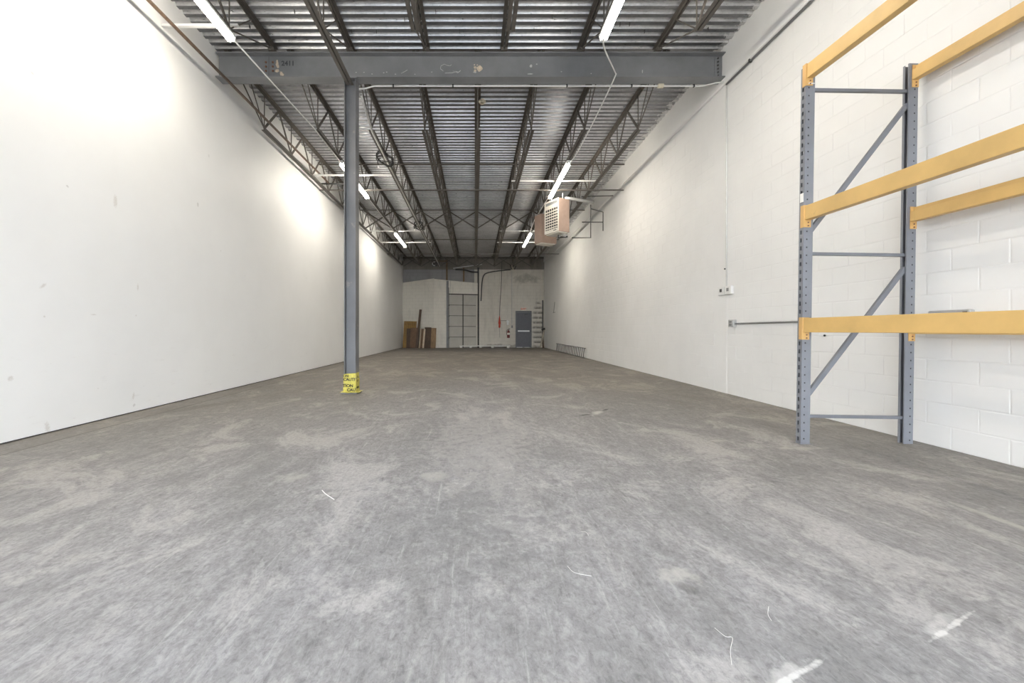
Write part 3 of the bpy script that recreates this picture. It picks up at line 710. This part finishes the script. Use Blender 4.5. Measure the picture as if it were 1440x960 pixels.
def frame(y, par):
    post(XF, y, False, PH-.02, par); post(XRR, y, True, PH+.02, par)
    xa, xb = XF+PWX*.7, XRR+PWX*.12; ym = y+PDY*.5
    for z in (.262, 1.822, 3.395): 
        MB().bar((xa,ym,z), (xb+.03,ym,z), .030, .030).build('horizontal_brace', m_rackx, par, .003)
    for z0, z1 in ((.44,1.70),(2.01,3.27)): MB().bar((xa,ym-.002,z0), (xb,ym-.002,z1), .030, .042).build('diagonal_brace', m_rackx, par, .003)
frame(0, rack)
RL = 2.55
frame(-RL-PDY-.006, rack)
def rbeam(x, ztop, front, conn_x):
    hgt, w = .136, .062
    y1, y0 = -.006, -RL
    st, sd_ = .040, .030     # inner step for the shelf boards
    if front: prof = [(0,0),(w,0),(w,hgt-st),(w-sd_,hgt-st),(w-sd_,hgt),(0,hgt)]
    else: prof = [(0,0),(w,0),(w,hgt),(sd_,hgt),(sd_,hgt-st),(0,hgt-st)]
    z0 = ztop-hgt
    b = MB().prism([(x+a, z0+c) for a, c in prof], y0, y1).build('beam', m_yel, rack, .004)
    for ys in (0, -RL):
        sgn = -1 if ys == 0 else 1
        cx0 = conn_x - (.004 if front else -.0)
        mb = MB().box(cx0, conn_x+.062, ys+sgn*.0055-.003, ys+sgn*.0055+.003, ztop-.205, ztop+.006)
        xs_ = (conn_x-.004, conn_x) if front else (conn_x+.058, conn_x+.062)
        if ys == 0: mb.box(xs_[0]-.003, xs_[1]-.003, -.006, .034, ztop-.205, ztop+.006)
        c = mb.build('connector', m_yel2, b, .0015)
        for zz in (ztop-.16, ztop-.19):
            MB().lathe([(.007,0),(.007,.004)], n=8).rot(Matrix.Rotation(PI/2,4,'X')).build('rivet', m_rust, b, loc=(conn_x+.035, ys+sgn*.009, zz))
for zt in (1.2025, 2.273, 3.625):
    rbeam(.003, zt, True, 0.0); rbeam(XRR+PWX-.062, zt, False, XRR+PWX-.062)
MB().box(-.0045,-.001,.005,.045,2.315,2.40).build('safety_clip', m_chrome, rack)
MB().box(.02,.075,-.0105,-.0085,3.435,3.443).build('sticker', m_white_metal, rack)

# ------------------------------------------------------------------ overhead door in the angled bay
dl = math.hypot(P3[0]-P2[0], P3[1]-P2[1]); da = math.atan2(P3[1]-P2[1], P3[0]-P2[0])
d1 = sroot('door_1', 'closed grey sectional overhead door in the angled bay', (P2[0], P2[1]+.06, 0), da)
dz = .658
for r in range(5):
    for c_ in range(2):
        x0, x1 = (.14, dl*.5-.03) if c_ == 0 else (dl*.5+.03, dl-.10)
        MB().box(x0, x1, 0, .045, r*dz+.014, (r+1)*dz-.014).build('door_panel', m_panel, d1, .006)
for r in range(1, 5): MB().box(.12, dl-.08, .008, .05, r*dz-.014, r*dz+.014).build('section_rail', m_dkframe, d1)
MB().box(dl*.5-.03, dl*.5+.03, -.008, .05, 0, 5*dz).build('center_stile', m_dkframe, d1)
MB().box(.05, dl-.04, -.03, .05, 5*dz-.02, 5*dz+.05).build('top_rail', m_dkframe, d1)
MB().box(-.02,.11,-.14,.03,0,4.1).build('jamb_post', m_greypost, d1, .004)
MB().box(.11,.15,-.06,.0,0,3.7).build('track', m_dkframe, d1)
MB().box(dl-.11,dl-.02,-.06,.05,0,4.1).build('track', m_dkframe, d1)
for z in (.6,1.3,1.95,2.6): 
    MB().tube([(.15,-.03,z),(.15,.0,z)], .035, 8).build('roller', m_black, d1)
MB().tube([(.22,-.05,3.3),(.25,-.05,4.7)], .012, 6).build('pull_cable', m_greyconduit, d1)
MB().box(dl*.5-.025, dl*.5+.035, -.02, .0, 3.36, 4.08).build('header_stud', w_white, d1)
for x, lb in [(-1.73,'rusty brown post above the left jamb of the overhead door'), (-.70,'rusty brown post above the middle of the overhead door'), (.20,'dark brown post above the right track of the overhead door')]:
    zb = {-1.73:4.12, -.70:4.09, .20:4.03}[x]
    yb = P2[1] + (x-P2[0])/(P3[0]-P2[0])*(P3[1]-P2[1]) + (.0 if x < 0 else -.02)
    t = thing('support_post', lb, 'post', (x, yb+(.06 if x < 0 else -.10), zb)); hh = 4.95-zb+(.45 if x == -1.73 else 0)
    MB().box(-.05,.05,-.04,.04,0,hh).build('shaft', m_post if x < 0 else m_dkframe, t, .004); MB().box(-.08,.08,-.06,.06,hh,hh+.015).build('head_plate', m_dkframe, t)
op = thing('door_operator', 'dark door operator motor with pale ring in the roof left of the overhead door', 'motor', (-2.42, 24.55, 4.93))
MB().box(-.16,.16,-.12,.12,0,.26).build('gearbox', m_dark, op, .02)
MB().tube([(-.02,-.12,.13),(-.02,-.19,.13)], .10, 14).build('motor', m_dark, op)
MB().tube([(-.02+.11*math.cos(a), -.19, .13+.11*math.sin(a)) for a in [PI*.35+PI*1.3*k/12 for k in range(13)]], .022, 6).build('ring', m_white_metal, op)
MB().bar((.1,0,.32), (.7,.15,.34), .05, .05).build('arm', m_post, op)
MB().bar((-.35,0,.34), (.1,0,.34), .06, .05).build('mount', m_dkframe, op)
o = MB().bar((0,0,0), (1.75,.25,.28), .06, .05).build('door_rail', m_conduit, loc=(-1.32, 24.7, 4.84)); tag(o, 'pale slanting channel under the roof above the overhead door', 'rail')
o = MB().tube(smooth_path([(0,0,0),(.6,.1,-.03),(1.0,.2,-.12),(1.42,.3,-.13)],4), .04, 8).build('torsion_shaft', m_black, loc=(-1.2, 24.86, 4.80)); tag(o, 'black sagging shaft above the overhead door', 'shaft')
tubeobj('drain_pipe', smooth_path([(2.22,25.36,4.86),(1.4,25.36,4.77),(.78,25.36,4.66),(.52,25.36,4.45),(.42,25.36,3.9),(.39,25.36,3.3),(.37,25.36,2.9)],5), .035, m_dark, 'dark bent pipe curving down beside the overhead door', 'pipe')
bs = thing('cable_bundle', 'bundle of cables tied under the joist on the back wall', 'cable', (2.24,24.0,4.795))
for k in range(4): MB().tube(smooth_path([(-.15+k*.08,0,.12),(-.1+k*.06,-.02,-.06),(-.02+k*.04,-.02,-.12),(.05+k*.05,0,.10)],4), .016, 6).build('loop', [m_black, m_cream, m_dark, m_black][k], bs)
# hanging cord reel lead
hc = thing('pendant_cord', 'dark cord with red handle hanging in front of the back wall', 'cord', (1.466, 24.32, 1.1))
MB().tube(smooth_path([(.134,0,4.1),(.12,0,3.0),(.03,0,1.6),(0,0,.75)],5), .016, 6).build('cord', m_dark, hc, smooth=True)
MB().lathe([(.02,.0),(.06,.05),(.05,.2),(.075,.28),(.055,.42),(.035,.6),(.015,.72)], (0,0,.12), 12).build('handle', m_red, hc)
MB().tube([(0,0,.14),(.01,0,-.45)], .007, 5).build('lead', m_dark, hc)
for x, z0, z1, lb in [(2.30,1.45,4.8,'thin pale conduit running down the back wall left of the exit door')]:
    tubeobj('conduit', [(x,YB-.015,z1),(x,YB-.015,z0)], .014, m_conduit, lb, 'conduit')
wbx = thing('bell_box', 'small round white bell on the back wall above the extinguisher', 'bell', (2.05, YB, 1.62))
MB().lathe([(.09,0),(.09,.03),(.05,.06)], n=16).rot(Matrix.Rotation(PI/2,4,'X')).build('bell', m_white_metal, wbx)
MB().tube([(-.1,-.03,.06),(-.45,-.03,.06)], .010, 6).build('wire', m_dark, wbx); MB().box(-.06,.05,-.05,0,-.2,-.07).build('bracket', m_white_metal, wbx)
fe = thing('fire_extinguisher', 'dark red fire extinguisher with white label on the back wall', 'extinguisher', (2.08, YB-.10, .60))
MB().lathe([(.07,0),(.085,.02),(.085,.38),(.06,.45),(.025,.48),(.025,.52)], n=18).build('cylinder', simple('extinguisher_red', (.16,.02,.018), .35), fe, smooth=False)
MB().lathe([(.087,.20),(.087,.32)], n=18).build('paper_label', m_signw, fe)
MB().box(-.02,.10,-.015,.015,.52,.55).box(-.02,.09,-.015,.015,.57,.59).build('handle', m_black, fe)
MB().tube(smooth_path([(-.02,0,.53),(-.11,0,.45),(-.11,0,.2)],4), .012, 6).build('hose', m_black, fe)
MB().box(-.03,.03,.08,.10,.2,.45).build('wall_bracket', m_dark, fe)
sw = thing('light_switch', 'small grey switch box left of the exit door', 'switch', (2.31, YB, 1.30)); MB().box(-.05,.05,-.05,0,-.08,.08).build('case', m_greyconduit, sw, .005); MB().box(-.012,.012,-.07,-.05,-.02,.03).build('toggle', m_dark, sw)

# exit door
d2 = sroot('door_2', 'charcoal steel exit door with silver push bar', (2.53, YB, 0))
dw, dh = 1.0, 2.28
MB().box(0,.06,-.06,.02,0,dh).build('jamb', m_doorframe, d2); MB().box(dw-.06,dw,-.06,.02,0,dh).build('jamb', m_doorframe, d2); MB().box(.06,dw-.06,-.06,.02,dh-.10,dh).build('head', m_doorframe, d2)
lf = MB().box(.065,dw-.065,-.035,.01,.02,dh-.105).build('leaf', m_door, d2, .003)
MB().box(.14,dw-.14,-.11,-.07,.99,1.07).build('push_bar', m_chrome, lf, .006)
for x in (.14, dw-.17): MB().box(x,x+.03,-.075,-.034,1.0,1.06).build('bar_bracket', m_chrome, lf)
MB().box(.50,.75,-.085,-.036,2.04,2.10).build('closer', m_dark, lf); MB().bar((.7,-.07,2.11),(.85,-.07,2.16),.02,.015).build('closer_arm', m_dark, lf)
MB().box(.065,.42,-.05,-.03,.0,.03).build('sweep', m_chrome, lf); MB().box(.55,.86,-.05,-.03,.0,.025).build('sweep', m_chrome, lf)
for z in (.3,1.1,1.9): MB().tube([(dw-.06,-.045,z-.05),(dw-.06,-.045,z+.05)], .012, 8).build('hinge', m_greyconduit, lf)
ex = thing('exit_sign', 'small white sign with red EXIT letters above the charcoal door', 'sign', (3.03, YB, 2.40))
MB().box(-.16,.16,-.03,0,-.09,.09).build('panel', m_signw, ex, .004)
link('lettering', text_mesh('EXIT', .165, .002, m_signr), ex, loc=(0,-.033,0), rot=(PI/2,0,0))
# floor-level white skid in front of the back wall
sk = thing('white_skid', 'low white wooden skid lying along the back wall', 'skid', (-.95, 24.75, 0))
for k, y in enumerate((0, .22, .44)): MB().box(0,3.1,y,y+.14,.10,.135).build('deck_board', w_white, sk)
for x in (.03, .62, 1.22, 1.95, 2.9): MB().box(x,x+.14,0,.58,0,.10).build('runner', w_white, sk)
# corner lumber
def board(name, m, label, X0, X1, h, y, lean, t=.02, tiltx=0.0, cat='board', grp='wood leaning in the far left corner'):
    w = X1-X0
    o = MB().box(-w/2, w/2, 0, t, 0, h).build(name, m, None, .003, loc=((X0+X1)/2, y, .002 if not tiltx else .002+abs(math.sin(tiltx))*w/2))
    o.rotation_euler = (-lean, tiltx, 0); return tag(o, label, cat, grp)
board('plywood_sheet', w_ochre, 'tall ochre plywood sheet leaning in the far left corner', -4.40, -3.62, 1.66, 24.72, .20, .018, .02)
board('wood_board', w_dark, 'dark narrow board in front of the ochre plywood sheet', -4.16, -3.84, 1.20, 24.60, .15)
board('wood_board', w_brown, 'mid-brown board left of the tall dark plank', -3.93, -3.42, 1.24, 24.52, .15, .02, .02)
board('wood_plank', w_dark, 'tall dark plank standing above the other boards', -3.60, -3.45, 2.38, 24.46, .16, .04, .085)
board('wood_stick', w_pale, 'thin pale stick beside the tall dark plank', -3.37, -3.31, 1.16, 24.36, .15, .03, .06)
board('wood_plank', w_brown, 'narrow brown plank between the two pale sticks', -3.30, -3.14, 1.18, 24.42, .15, .025, .04)
board('wood_stick', w_pale, 'wider pale stick in front of the dark brown board', -3.16, -3.06, 1.16, 24.30, .15, .03, .07)
board('wood_board', w_dark, 'wide dark brown board left of the tan board', -3.06, -2.66, 1.26, 24.40, .13, .02, .02)
board('wood_board', w_tan, 'tan board at the right end of the leaning wood', -2.66, -2.36, 1.22, 24.33, .11, .02, .03)
lp = thing('leaning_lumber', 'pale lumber with black top leaning in the far right corner', 'lumber', (3.88, 24.2, 0))
MB().bar((0,0,.03), (.28,.25,1.13), .09, .04, (0,-1,0)).build('plank', w_grey, lp, .003)
MB().bar((.14,.3,1.10), (.32,.22,1.18), .13, .12).build('black_head', m_black, lp, .02)
o = board('wood_stick', w_dark, 'short dark stick behind the leaning pale lumber', 4.10, 4.20, .75, 24.75, .3, .03, 0, 'stick', 'wood in the far right corner')
tubeobj('corner_pipe', [(4.22,YB-.04,.35),(4.22,YB-.04,2.95)], .035, m_dark, 'dark vertical pipe in the far right corner', 'pipe')
# ladder lying on its edge against the right wall
ld = thing('ladder', 'dark metal ladder lying on edge along the right wall', 'ladder', (XR-.10, 15.75, 0))
ld.rotation_euler = (0, .12, 0)
for z in (.0, .37): MB().box(-.0325,.0325,0,5.5,z,z+.025).build('rail', m_ladder, ld, .003)
for k in range(19): MB().tube([(0,.12+k*.293,.02),(0,.12+k*.293,.38)], .016, 8).build('rung', m_ladder, ld)
ld.location.z = .005
# threads on the floor
for i, (pp, lb) in enumerate([([(798,797),(808,806),(832,811)], 'white thread on the floor near the middle, longest curve'), ([(1081,854),(1080,865),(1085,874)], 'short white thread curl on the floor at the right'),
              ([(1005,884),(1020,896),(1030,898),(1027,916),(1029,936)], 'white bent thread on the floor near the bottom right'), ([(453,690),(458,695),(470,703)], 'white scrap strand on the floor at the left'),
              ([(817,748),(824,749),(828,754)], 'tiny white thread on the floor above the middle curve')]):
    w3 = [((px-VX)*(F*H/(py-VY))/F, F*H/(py-VY), .004) for px, py in pp]
    tubeobj('thread', smooth_path(w3, 5), .0009 if i != 3 else .003, m_white_metal, lb, 'thread', 5)
